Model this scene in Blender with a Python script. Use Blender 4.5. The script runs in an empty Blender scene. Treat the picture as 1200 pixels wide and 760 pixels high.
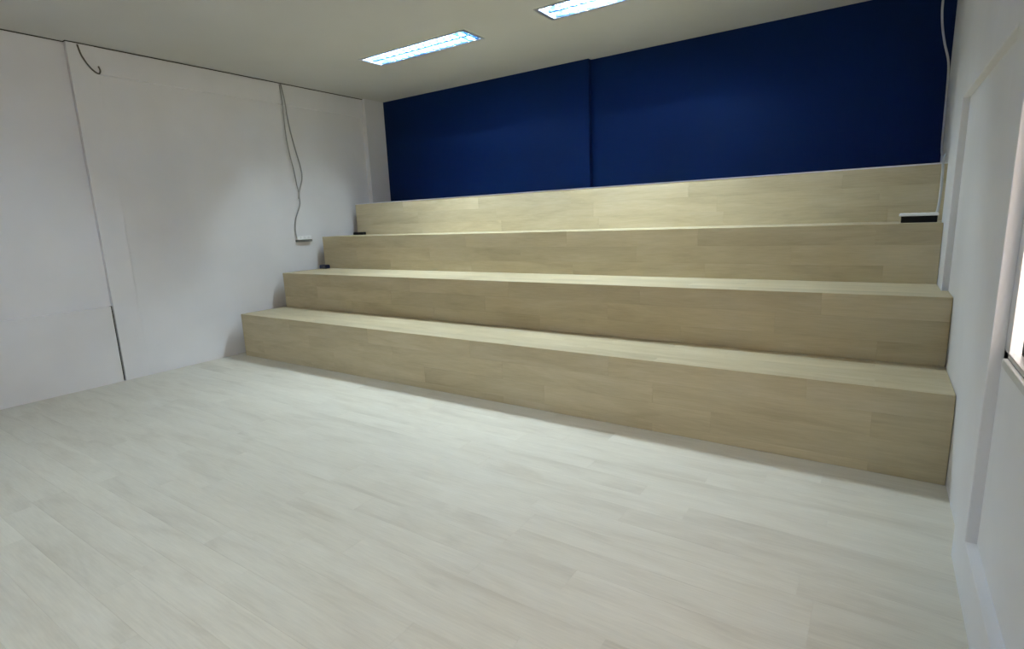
import bpy, math, random
from mathutils import Vector, Matrix
random.seed(7)
C = bpy.context.scene.collection
S = bpy.context.scene

# ---------------------------------------------------------------- camera
cam_data = bpy.data.cameras.new('camera')
cam = bpy.data.objects.new('camera', cam_data); C.objects.link(cam)
right = Vector((0.83159566, 0.55398764, -0.03932362))
up = Vector((-0.07408363, 0.18082199, 0.98072168))
fwd = Vector((-0.55041826, 0.81265066, -0.1914122))
m = Matrix((right, up, -fwd)).transposed().to_4x4()
m.translation = Vector((6.2054374, -3.39021749, 1.44819685))
cam.matrix_world = m
cam_data.sensor_width = 36; cam_data.lens = 637.827 * 36 / 1200
cam_data.clip_start = 0.02
S.camera = cam

# ---------------------------------------------------------------- daylight outside, exposure
W = bpy.data.worlds.new('overcast_sky'); S.world = W; W.use_nodes = True
bg = W.node_tree.nodes['Background']
bg.inputs[0].default_value = (1.0, 0.82, 0.74, 1); bg.inputs[1].default_value = 3.6
S.view_settings.view_transform = 'Standard'; S.view_settings.look = 'None'
S.view_settings.gamma = 1; S.view_settings.use_curve_mapping = False
S.view_settings.exposure = 0.2
TUBE = 300.0            # radiance of the fluorescent tubes over the seating
TUBE_FILL = 150.0           # unseen row added over the open floor as fill light

# ---------------------------------------------------------------- sizes
XW, XP = 6.585, 6.55            # right wall bays / its piers
H = 3.1715
YB = 2.59; YN = -5.6            # blue wall, wall behind the camera
G = 0.14                        # seating starts this far from the left wall
XF = 3.335                      # step in the blue wall
YS = [0.0, 0.593, 1.2264, 1.822, YB]
ZS = [0.487, 0.90, 1.3067, 1.7193]

# ---------------------------------------------------------------- helpers
class MB:
    def __init__(s): s.v = []; s.f = []; s.mi = []; s.cur = 0
    def box(s, x0, x1, y0, y1, z0, z1):
        n = len(s.v)
        s.v += [(x0,y0,z0),(x1,y0,z0),(x1,y1,z0),(x0,y1,z0),(x0,y0,z1),(x1,y0,z1),(x1,y1,z1),(x0,y1,z1)]
        s.f += [tuple(n+i for i in q) for q in ((0,3,2,1),(4,5,6,7),(0,1,5,4),(1,2,6,5),(2,3,7,6),(3,0,4,7))]
        s.mi += [s.cur]*6; return s
    def frustum(s, x0, x1, y0, y1, z0, z1, ins, axis=2):
        """box whose face at the far end of axis is inset: a chamfered slab"""
        n = len(s.v); i = ins
        if axis == 2:
            zm = z1 - i
            s.v += [(x0,y0,z0),(x1,y0,z0),(x1,y1,z0),(x0,y1,z0),(x0,y0,zm),(x1,y0,zm),(x1,y1,zm),(x0,y1,zm),
                    (x0+i,y0+i,z1),(x1-i,y0+i,z1),(x1-i,y1-i,z1),(x0+i,y1-i,z1)]
        else:   # faces -Y, y0 is the visible side
            ym = y0 + i
            s.v += [(x0,y1,z1),(x1,y1,z1),(x1,y1,z0),(x0,y1,z0),(x0,ym,z1),(x1,ym,z1),(x1,ym,z0),(x0,ym,z0),
                    (x0+i,y0,z1-i),(x1-i,y0,z1-i),(x1-i,y0,z0+i),(x0+i,y0,z0+i)]
            # same winding as above seen from -Y
        fs = [(0,3,2,1),(0,1,5,4),(1,2,6,5),(2,3,7,6),(3,0,4,7),(4,5,9,8),(5,6,10,9),(6,7,11,10),(7,4,8,11),(8,9,10,11)]
        if axis != 2: fs = [tuple(reversed(q)) for q in fs]
        s.f += [tuple(n+k for k in q) for q in fs]; s.mi += [s.cur]*10; return s
    def tube(s, pts, r, seg=8, cap=True):
        pts = [Vector(p) for p in pts]; n0 = len(s.v); ref = None
        for i, p in enumerate(pts):
            t = (pts[min(i+1, len(pts)-1)] - pts[max(i-1, 0)]).normalized()
            if ref is None:
                ref = t.orthogonal().normalized()
            ref = (ref - t*ref.dot(t)).normalized(); b = t.cross(ref)
            for k in range(seg):
                a = 2*math.pi*k/seg; s.v.append(tuple(p + (ref*math.cos(a) + b*math.sin(a))*r))
        for i in range(len(pts)-1):
            for k in range(seg):
                a = n0+i*seg+k; b2 = n0+i*seg+(k+1) % seg
                s.f.append((a, b2, b2+seg, a+seg)); s.mi.append(s.cur)
        if cap:
            s.f.append(tuple(n0+k for k in reversed(range(seg)))); s.mi.append(s.cur)
            e = n0+(len(pts)-1)*seg; s.f.append(tuple(e+k for k in range(seg))); s.mi.append(s.cur)
        return s
    def mesh(s, name, mats, smooth=False):
        me = bpy.data.meshes.new(name); me.from_pydata(s.v, [], s.f)
        for mt in (mats if isinstance(mats, (list, tuple)) else [mats]): me.materials.append(mt)
        for p, i in zip(me.polygons, s.mi): p.material_index = i; p.use_smooth = smooth
        me.update(); return me
    def build(s, name, mats, parent=None, smooth=False, bevel=0):
        return link(name, s.mesh(name, mats, smooth), parent, bevel)
def link(name, me, parent=None, bevel=0):
    o = bpy.data.objects.new(name, me); C.objects.link(o)
    if parent is not None: o.parent = parent
    if bevel:
        b = o.modifiers.new('bevel', 'BEVEL'); b.width = bevel; b.segments = 2; b.limit_method = 'ANGLE'
    return o
def empty(name, loc=(0, 0, 0)):
    o = bpy.data.objects.new(name, None); C.objects.link(o); o.location = loc; o.empty_display_size = .1; return o
def tag(o, label, cat, group=None):
    o['label'] = label; o['category'] = cat
    if group: o['group'] = group
    return o
def struct(o): o['kind'] = 'structure'; return o
def smoothpath(pts, n=6):
    P = [Vector(p) for p in pts]; P = [P[0]*2-P[1]] + P + [P[-1]*2-P[-2]]; out = []
    for i in range(1, len(P)-2):
        for k in range(n):
            t = k/n; a, b, c, d = P[i-1:i+3]
            out.append(.5*((2*b)+(c-a)*t+(2*a-5*b+4*c-d)*t*t+(3*b-a-3*c+d)*t**3))
    out.append(P[-2]); return out

# ---------------------------------------------------------------- materials
def mat(name, col, rough=.6, metal=0, spec=.5):
    mt = bpy.data.materials.new(name); mt.use_nodes = True
    b = mt.node_tree.nodes['Principled BSDF']
    b.inputs['Base Color'].default_value = (*col, 1); b.inputs['Roughness'].default_value = rough
    b.inputs['Metallic'].default_value = metal; b.inputs['Specular IOR Level'].default_value = spec
    return mt
def paint(name, col, rough=.6, var=.04, scale=1.3, bump=.15, spec=.4):
    """rolled wall paint: faint cloudy variation and roller texture"""
    mt = mat(name, col, rough, 0, spec); nt = mt.node_tree; N = nt.nodes.new; L = nt.links.new
    b = nt.nodes['Principled BSDF']; g = N('ShaderNodeNewGeometry')
    n = N('ShaderNodeTexNoise'); n.inputs['Scale'].default_value = scale; n.inputs['Detail'].default_value = 4
    L(g.outputs['Position'], n.inputs['Vector'])
    r = N('ShaderNodeValToRGB'); r.color_ramp.elements[0].position = .35; r.color_ramp.elements[1].position = .68
    r.color_ramp.elements[0].color = (*[c*(1-var) for c in col], 1); r.color_ramp.elements[1].color = (*[min(1, c*(1+var)) for c in col], 1)
    L(n.outputs['Fac'], r.inputs[0]); L(r.outputs[0], b.inputs['Base Color'])
    n2 = N('ShaderNodeTexNoise'); n2.inputs['Scale'].default_value = 140; L(g.outputs['Position'], n2.inputs['Vector'])
    bp = N('ShaderNodeBump'); bp.inputs['Strength'].default_value = bump; bp.inputs['Distance'].default_value = .002
    L(n2.outputs['Fac'], bp.inputs['Height']); L(bp.outputs[0], b.inputs['Normal'])
    return mt
def wood(name, dark, mid, light, rough=.45, tone=.10, grain=1.0):
    """laminate plank printed with grain along X; every plank gets its own tone and offset"""
    mt = mat(name, mid, rough, 0, .4); nt = mt.node_tree; N = nt.nodes.new; L = nt.links.new
    b = nt.nodes['Principled BSDF']; g = N('ShaderNodeNewGeometry'); oi = N('ShaderNodeObjectInfo')
    mp = N('ShaderNodeVectorMath'); mp.operation = 'MULTIPLY'; mp.inputs[1].default_value = (1.7, 9, 9)
    L(g.outputs['Position'], mp.inputs[0])
    off = N('ShaderNodeVectorMath'); off.operation = 'MULTIPLY_ADD'
    cx = N('ShaderNodeCombineXYZ')
    for i in range(3): L(oi.outputs['Random'], cx.inputs[i])
    L(cx.outputs[0], off.inputs[0]); off.inputs[1].default_value = (37, 53, 71); L(mp.outputs[0], off.inputs[2])
    n1 = N('ShaderNodeTexNoise'); n1.inputs['Scale'].default_value = .8; n1.inputs['Detail'].default_value = 5
    n1.inputs['Roughness'].default_value = .6; n1.inputs['Distortion'].default_value = .5
    L(off.outputs[0], n1.inputs['Vector'])
    r = N('ShaderNodeValToRGB'); e = r.color_ramp.elements
    e[0].position = .28; e[0].color = (*dark, 1); e[1].position = .70; e[1].color = (*light, 1)
    k = e.new(.48); k.color = (*mid, 1)
    L(n1.outputs['Fac'], r.inputs[0])
    # fine streaks
    mp2 = N('ShaderNodeVectorMath'); mp2.operation = 'MULTIPLY'; mp2.inputs[1].default_value = (3, 9, 9); L(off.outputs[0], mp2.inputs[0])
    n2 = N('ShaderNodeTexNoise'); n2.inputs['Scale'].default_value = 1.6; n2.inputs['Detail'].default_value = 3; L(mp2.outputs[0], n2.inputs['Vector'])
    mr = N('ShaderNodeMapRange'); mr.inputs[1].default_value = .3; mr.inputs[2].default_value = .7
    mr.inputs[3].default_value = 1-.06*grain; mr.inputs[4].default_value = 1+.04*grain; L(n2.outputs['Fac'], mr.inputs[0])
    tn = N('ShaderNodeMapRange'); tn.inputs[3].default_value = 1-tone; tn.inputs[4].default_value = 1+tone*.6; L(oi.outputs['Random'], tn.inputs[0])
    mu = N('ShaderNodeMath'); mu.operation = 'MULTIPLY'; L(mr.outputs[0], mu.inputs[0]); L(tn.outputs[0], mu.inputs[1])
    sc = N('ShaderNodeVectorMath'); sc.operation = 'SCALE'; L(r.outputs[0], sc.inputs[0]); L(mu.outputs[0], sc.inputs['Scale'])
    L(sc.outputs[0], b.inputs['Base Color'])
    bp = N('ShaderNodeBump'); bp.inputs['Strength'].default_value = .12; bp.inputs['Distance'].default_value = .001
    L(n2.outputs['Fac'], bp.inputs['Height']); L(bp.outputs[0], b.inputs['Normal'])
    return mt
def glow(name, col, s):
    mt = bpy.data.materials.new(name); mt.use_nodes = True; nt = mt.node_tree
    nt.nodes.remove(nt.nodes['Principled BSDF']); e = nt.nodes.new('ShaderNodeEmission')
    e.inputs[0].default_value = (*col, 1); e.inputs[1].default_value = s
    nt.links.new(e.outputs[0], nt.nodes['Material Output'].inputs[0]); return mt
def glass(name):
    mt = bpy.data.materials.new(name); mt.use_nodes = True; nt = mt.node_tree
    nt.nodes.remove(nt.nodes['Principled BSDF'])
    t = nt.nodes.new('ShaderNodeBsdfTransparent'); t.inputs[0].default_value = (.93, .95, .94, 1)
    gl = nt.nodes.new('ShaderNodeBsdfGlossy'); gl.inputs['Roughness'].default_value = .02
    mx = nt.nodes.new('ShaderNodeMixShader'); mx.inputs[0].default_value = .07
    nt.links.new(t.outputs[0], mx.inputs[1]); nt.links.new(gl.outputs[0], mx.inputs[2])
    nt.links.new(mx.outputs[0], nt.nodes['Material Output'].inputs[0]); return mt

M_white = paint('white_wall_paint', (.78, .775, .785))
M_ceil = paint('ceiling_paint', (.60, .59, .57), .8, .02)
M_blue = paint('navy_wall_paint', (.0004, .0135, .072), .6, .06, 1.0, .1, .12)
M_floor = wood('pale_laminate', (.54, .495, .405), (.62, .58, .485), (.66, .625, .53), .42, .03, .8)
M_oak = wood('oak_laminate', (.46, .38, .235), (.55, .465, .295), (.61, .525, .355), .5, .07)
M_core = mat('chipboard_core', (.30, .25, .17), .8)
M_alu = mat('satin_aluminium', (.75, .76, .78), .35, .9)
M_lampwhite = mat('white_enamel', (.8, .8, .8), .4)
M_reflector = mat('bright_reflector', (.14, .27, .48), .3, 1)
M_tube = glow('fluorescent_tube_seating', (.75, .91, 1.0), TUBE)
M_tube_fill = glow('fluorescent_tube_fill', (.75, .91, 1.0), TUBE_FILL)
M_glass = glass('window_glass')
M_pvc = mat('white_plastic', (.90, .90, .90), .4)
M_black = mat('black_plastic', (.004, .004, .005), .6, 0, .2)
M_navybox = mat('dark_navy_plastic', (.006, .008, .025), .4)
M_cable = mat('grey_cable', (.36, .36, .35), .6)
M_cablew = mat('white_cable', (.55, .56, .56), .5)
M_gap = mat('dark_joint_and_shadow_line', (.05, .045, .035), .9)  # open joint, and the painted shadow line at the left wall top
M_sill = mat('sill_board', (.62, .62, .60), .4)

# ---------------------------------------------------------------- floor and its planks
floor = struct(MB().box(-.3, 6.95, YN-.2, YB+.25, -.16, -.010).build('floor', M_core))
PW = .1437; PL = 1.22
def plank_mesh(cache, L, w, z, t, mt, name, axis):
    key = (round(L, 4), round(w, 4), axis)
    if key not in cache:
        b = MB()
        if axis == 2: b.frustum(0, L, 0, w, -t, 0, .0007)
        else: b.frustum(0, L, 0, t, 0, w, .0012, axis=1)
        cache[key] = b.mesh(name, mt)
    return cache[key]
def rows(name, cache, x0, x1, pos0, widths, fixed, mt, parent, axis, maxlen=PL, t=.010, x1f=None):
    """lay rows of planks along X. axis 2: pos is y, fixed is z (top). axis 1: pos is z (going up), fixed is y (front)"""
    p = pos0; out = []
    for i, w in enumerate(widths):
        xe = x1f(p, w) if x1f else x1
        x = x0; first = random.choice((.31, .52, .74, .95, 1.0))*maxlen
        while x < xe-1e-4:
            L = min(first if x == x0 else maxlen, xe-x)
            if xe-(x+L) < .12: L = xe-x
            me = plank_mesh(cache, L, w, 0, t, mt, name, axis)
            o = link(name, me, parent)
            o.location = (x, p, fixed) if axis == 2 else (x, fixed, p)
            out.append(o); x += L
        p += w
    return out
fc = {}
nrow = int((0-YN)/PW)
rows('floor_plank', fc, .0, XW, -nrow*PW, [PW]*nrow, 0.0, M_floor, floor, 2, PL,
     x1f=lambda p, w: XW)
b = MB(); b.frustum(0, XW, YN, -nrow*PW, -.01, 0, .001)
b.frustum(-.1, G+.02, 0, YB, -.01, 0, .001)      # the narrow slot between seating and wall
o = b.build('floor_plank', M_floor, floor)

# ---------------------------------------------------------------- walls
# left wall: piers flush at x = 0, bays set back
b = MB()
b.box(-.30, -.05, YN, YB+.2, -.1, H+.2)                    # core
b.box(-.14, 0, YN, -1.206, -.05, .755)                     # low wall under the deep bay
b.box(-.14, 0, YN, -4.3, .7, H+.1)
b.box(-.14, 0, -1.186, -.965, -.05, H+.1)                  # pier
b.box(-.14, -.03, -.97, 2.24, -.05, H+.1)                  # shallow bay
b.box(-.14, -.004, -.97, 2.24, 2.925, H+.1)                # beam band over it
b.box(-.14, .045, 2.235, YB+.1, -.05, H+.1)                # end pier at the blue wall
wl = struct(b.build('wall_left', M_white, bevel=.003))
b = MB(); b.box(-.10, -.035, -1.2065, -1.1855, 0, .755)
jf = b.build('joint_filler', M_gap, wl); jf['label'] = 'dark open joint between low wall and pier'
b = MB(); b.box(-.10, -.045, YN, -1.19, H-.009, H-.001); b.box(-.10, .004, -1.19, 2.235, H-.009, H-.001)  # dark strip stands in for the shade where wall meets ceiling
tr = struct(b.build('shadow_line_1', M_gap)); tr['label'] = 'dark strip painted as the shadow line along the top of the left wall'

# blue wall with a vertical step
b = MB(); b.box(-.3, XF, YB, YB+.25, -.1, H+.2); b.box(XF-.1, 6.95, YB+.065, YB+.25, -.1, H+.2)
wf = struct(b.build('wall_back', M_blue, bevel=.002))
# wall behind the camera
struct(MB().box(-.3, 6.95, YN-.25, YN, -.1, H+.2).build('wall_front', M_white))

# right wall: piers and beam at XP, bays at XW, a window in the near bay
WY0, WY1 = -3.05, -.965        # near bay
WV0, WV1 = -5.45, -3.35        # unseen window bay added behind the camera for fill light
ZS0, ZT = .905, 2.03           # sill and beam soffit
b = MB(); XO = XW+.10
b.box(XW, XO, WY1, YB+.2, -.1, H+.2)                       # bay backs beyond the window
b.box(XP, XO, .92, 1.42, -.1, H+.2)                        # far pier
b.box(XP, XO, WY1, -.70, -.1, H+.2)                        # middle pier
b.box(XP, XO, -.71, .93, 2.04, H+.2)                       # beam over the blind bay
b.box(XP, XO, WY0, WY1+.01, 2.04, H+.2)                    # beam over the window bay
b.box(XW, XO, WY0, WY1+.01, -.1, ZS0)                      # wall under the window
b.box(XP, XO, WY0, WY1+.01, -.1, .207)                     # low plinth
b.box(XP, XO, WV1, WY0+.01, -.1, H+.2)                     # pier beside the camera
b.box(XW, XO, WV0, WV1+.01, -.1, ZS0); b.box(XP, XO, WV0, WV1+.01, 2.04, H+.2)
b.box(XP, XO, YN, WV0+.01, -.1, H+.2)
wr = struct(b.build('wall_right', M_white, bevel=.003))

# window
fx0, fx1 = XW+.003, XW+.035
def window(name, w0, w1, cut):
    b = MB()
    b.box(fx0, fx1, w1-.07, w1, ZS0, 2.04); b.box(fx0, fx1, w0, w0+.045, ZS0, 2.04)
    b.box(fx0, fx1, w0, w1, ZS0, ZS0+.04); b.box(fx0, fx1, w0, w1, 2.0, 2.04)
    ym = (w0+w1)/2; b.box(fx0, fx1, ym-.03, ym+.03, ZS0, 2.04)
    win = struct(b.build(name, M_alu, bevel=.002))
    for a0, a1 in ((w0+.045, ym-.03), (ym+.03, w1-.07)):
        MB().box(fx0+.011, fx0+.015, a0, a1, ZS0+.04, 2.0).build('pane', M_glass, win)
    sl = MB().box(XW-.012, fx0, w0, w1-cut, ZS0-.004, ZS0+.024).build('window_sill', M_sill, win, bevel=.004); sl['label'] = 'pale sill board'
window('window_1', WY0, WY1, .075)
window('fill_window', WV0, WV1, .075)  # added window, never in view; brings in soft frontal fill

# ---------------------------------------------------------------- ceiling with openings for the lamps
LAMPS = [(1.44, .94), (3.635, .94), (1.44, -2.35), (3.635, -2.35)]  # latter pair is the unseen row added for fill
LX, LY = 1.42, .315
xs = sorted({-.3, 6.95, *[x for a, _ in LAMPS for x in (a, a+LX)]}); ys = sorted({YN-.2, YB+.25, *[y for _, a in LAMPS for y in (a, a+LY)]})
b = MB()
for i in range(len(xs)-1):
    for j in range(len(ys)-1):
        if any(abs(xs[i]-a) < 1e-6 and abs(ys[j]-c) < 1e-6 for a, c in LAMPS): continue
        b.box(xs[i], xs[i+1], ys[j], ys[j+1], H, H+.14)
struct(b.build('ceiling', M_ceil))

# ---------------------------------------------------------------- lamps
def make_lamp(x, y, mt, label):
    t = empty('ceiling_light', (x+LX/2, y+LY/2, H)); tag(t, label, 'ceiling light', 'recessed louvred ceiling lights')
    hx, hy = LX/2-.001, LY/2-.001
    b = MB()                                                # sheet housing, open below
    b.box(-hx, hx, -hy, hy, .128, .132)
    b.box(-hx, -hx+.004, -hy, hy, .0, .13); b.box(hx-.004, hx, -hy, hy, .0, .13)
    b.box(-hx, hx, -hy, -hy+.004, .0, .13); b.box(-hx, hx, hy-.004, hy, .0, .13)
    b.build('housing', M_lampwhite, t)
    b = MB(); w = .018                                      # flange under the ceiling
    b.box(-hx-.012, hx+.012, -hy-.012, -hy+w, -.004, .0005); b.box(-hx-.012, hx+.012, hy-w, hy+.012, -.004, .0005)
    b.box(-hx-.012, -hx+w, -hy+w, hy-w, -.004, .0005); b.box(hx-w, hx+.012, -hy+w, hy-w, -.004, .0005)
    b.build('frame', M_alu, t)
    for s in (-1, 1):
        tb = MB().tube([(-.61, s*.072, .082), (.61, s*.072, .082)], .014, 10).build('fluorescent_tube', mt, t, smooth=True)
        for e in (-1, 1): MB().tube([(e*.61, s*.072, .082), (e*.64, s*.072, .082)], .0145, 10).build('tube_cap', M_pvc, tb)
    # louvre: three lengthwise reflectors with sloping sides, cross blades between
    zt, zb = .050, .003
    b = MB()
    def wedge(yc, wt, wb):
        n = len(b.v); X = .665
        b.v += [(-X, yc-wb, zb), (-X, yc+wb, zb), (-X, yc+wt, zt), (-X, yc-wt, zt), (X, yc-wb, zb), (X, yc+wb, zb), (X, yc+wt, zt), (X, yc-wt, zt)]
        b.f += [tuple(n+k for k in q) for q in ((0,1,2,3),(7,6,5,4),(0,4,5,1),(1,5,6,2),(2,6,7,3),(3,7,4,0))]; b.mi += [0]*6
    wedge(0, .003, .016); wedge(-.136, .003, .010); wedge(.136, .003, .010)
    b.build('spine_reflector', M_reflector, t)
    nb = 15; me = MB().box(-.0012, .0012, .0, .118, zb, zt-.006).mesh('cross_blade', M_reflector)
    for s in (0, 1):
        for k in range(nb):
            o = link('cross_blade', me, t); o.location = (-.63+1.26*k/(nb-1), .010 if s else -.128, 0)
    return t
make_lamp(*LAMPS[0], M_tube, 'recessed twin tube louvred ceiling light over the steps, nearer the left wall')
make_lamp(*LAMPS[1], M_tube, 'recessed twin tube louvred ceiling light cut by the top edge, over mid steps')
make_lamp(*LAMPS[2], M_tube_fill, 'added unseen fill light, recessed twin tube louvred, over the open floor, nearer the left wall')
make_lamp(*LAMPS[3], M_tube_fill, 'added unseen fill light, recessed twin tube louvred, over the open floor, nearer the window')

# ---------------------------------------------------------------- tiered seating
seat = empty('tiered_seating', (G, 0, 0))
tag(seat, 'wide four-level oak laminate seating steps in front of the navy blue wall', 'seating steps')
ex = {}
for k in range(4):
    y0, y1 = YS[k], YS[k+1]; z = ZS[k]; zb = ZS[k-1] if k else 0.0
    xe = XW-.003 if k in (0, 3) else XP-.003
    if k == 3: y1 = YB-.002
    st = MB().box(G+.01, xe-.002, y0+.010, y1-.001 if k == 3 else y1+.008, -.008, z-.010).build('step', M_core)
    st.parent = seat; st.matrix_parent_inverse = Matrix.Translation((-G, 0, 0))
    # riser boards from the top down
    hgt = z-.0005-zb; ws = []
    while hgt > 1e-4:
        w = min(PW, hgt); 
        if hgt-w < .02: w = hgt
        ws.append(w); hgt -= w
    ws = ws[::-1]
    rx = (XP if k == 2 else XW)-.003
    rs = rows('riser_plank', ex, G, rx, zb, ws, y0, M_oak, st, 1)
    ya = y0+.0103; ye = y1 if k == 3 else y1-.0005; ws = []; d = ye-ya
    while d > 1e-4:
        w = min(PW, d)
        if d-w < .02: w = d
        ws.append(w); d -= w
    def lim(p, w, k=k):
        if k == 0: return XW-.003
        if k == 1 and p+w < .92: return XW-.003
        if k == 3 or (k == 2 and p > 1.425): return XW-.003
        return XP-.003
    rows('tread_plank', ex, G, xe, ya, ws, z, M_oak, st, 2, x1f=lim)
    MB().box(G, G+.009, y0+.0105, ye, zb+.001 if k else .001, z-.0102).build('end_panel', M_oak, st)
    if k == 3:
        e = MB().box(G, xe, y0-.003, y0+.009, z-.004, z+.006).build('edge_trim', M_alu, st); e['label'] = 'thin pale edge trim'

# ---------------------------------------------------------------- power strips, cables, small boxes
# left wall: white socket bar with its cable dropping from the ceiling in two strands
t = empty('power_strip', (-.03, 1.05, 1.283))
tag(t, 'small white socket bar hanging on the left wall from a looping grey cable', 'power strip')
def L_(pts): return [(x+.03, y-1.05, z-1.283) for x, y, z in pts]
b = MB().box(.0, .045, -.10, .105, .0, .048); b.build('body', M_pvc, t, bevel=.006)
b = MB().box(.0, .05, -.11, .11, -.028, .0); o = b.build('base', mat('grey_plastic', (.16, .16, .15), .5), t, bevel=.004); o['label'] = 'dark grey underside'
for k in range(3):
    MB().tube([(.044, -.06+.06*k, .026), (.0465, -.06+.06*k, .026)], .016, 12).build('socket', M_lampwhite, t)
ca = [(.012, .953, 3.16), (.012, .975, 3.02), (.008, .99, 2.92), (-.012, 1.01, 2.80), (-.01, 1.035, 2.60), (-.01, 1.075, 2.40), (-.01, 1.12, 2.20), (-.01, 1.125, 2.05), (-.01, 1.06, 1.87), (-.01, 1.05, 1.72), (-.01, .97, 1.55), (-.01, .945, 1.42), (-.01, .95, 1.32), (-.01, .965, 1.29)]
cb = [(.012, .935, 3.15), (.012, .945, 2.98), (.006, .95, 2.91), (-.012, .962, 2.75), (-.012, .965, 2.55), (-.012, .985, 2.35), (-.012, 1.02, 2.15), (-.012, 1.04, 1.98), (-.012, 1.055, 1.87), (-.012, 1.045, 1.80)]
o = MB().tube(L_(smoothpath(ca)), .0075).build('cable', M_cable, t, smooth=True)
o = MB().tube(L_(smoothpath(cb)), .0065).build('cable', M_cable, t, smooth=True); o['label'] = 'second looser cable strand'

# frayed cable end at the top of the left pier
o = MB().tube(smoothpath([(.006, -1.10, H-.02), (.008, -1.08, 3.06), (.010, -1.03, 2.97), (.014, -.975, 2.925), (.018, -.955, 2.95), (.02, -.965, 2.99)]), .007)
o = o.build('cable_stub', mat('grimy_cable', (.13, .12, .10), .8), smooth=True); tag(o, 'short dark cable end hooked under the ceiling on the left wall pier', 'cable')

# right: black and white strip on the third step
t = empty('power_strip', (6.42, 1.43, ZS[2]))
tag(t, 'black-faced white power strip on the third step beside the right wall', 'power strip')
b = MB().box(-.100, .105, -.03, .03, .0, .046); b.build('body', M_black, t, bevel=.004)
b = MB().frustum(-.112, .11, -.034, .034, .046, .066, .007); o = b.build('cover', M_pvc, t); o['label'] = 'white top cover'
for k in range(4):
    MB().tube([(-.075+.05*k, 0, .064), (-.075+.05*k, 0, .0675)], .016, 12).build('socket', M_lampwhite, t)
cr = [(6.515, 1.43, 1.352), (6.524, 1.44, 1.40), (6.530, 1.46, 1.50), (6.535, 1.56, 1.64), (6.545, 1.75, 1.745), (6.575, 2.1, 1.80), (6.572, 2.40, 1.84),
      (6.572, 2.50, 2.10), (6.568, 2.50, 2.40), (6.558, 2.50, 2.55), (6.525, 2.50, 2.68), (6.500, 2.50, 2.80), (6.485, 2.50, 2.93), (6.485, 2.50, 3.05), (6.50, 2.50, 3.165)]
o = MB().tube([(x-6.42, y-1.43, z-ZS[2]) for x, y, z in smoothpath(cr)], .008).build('cable', M_cablew, t, smooth=True); o['label'] = 'white cable running up to the ceiling'

# two small dark boxes at the left ends of the steps
def dark_box(name, x0, x1, y0, y1, z, h, mt, label):
    t = empty(name, ((x0+x1)/2, (y0+y1)/2, z)); a, c = (x1-x0)/2, (y1-y0)/2
    MB().box(-a, a, -c, c, 0, h*.8).build('body', mt, t, bevel=.004)
    MB().frustum(-a*.96, a*.96, -c*.9, c*.9, h*.8, h, .004).build('lid', mt, t)
    MB().tube([(-a, 0, h*.4), (-a-.03, 0, h*.35)], .007).build('cable_gland', M_black, t)
    tag(t, label, 'box')
dark_box('cable_box', .145, .335, 1.735, 1.80, ZS[2], .036, M_black, 'small flat black box at the left end of the third step')
dark_box('cable_box', .145, .27, 1.13, 1.20, ZS[1], .05, M_navybox, 'small dark navy box at the left end of the second step')
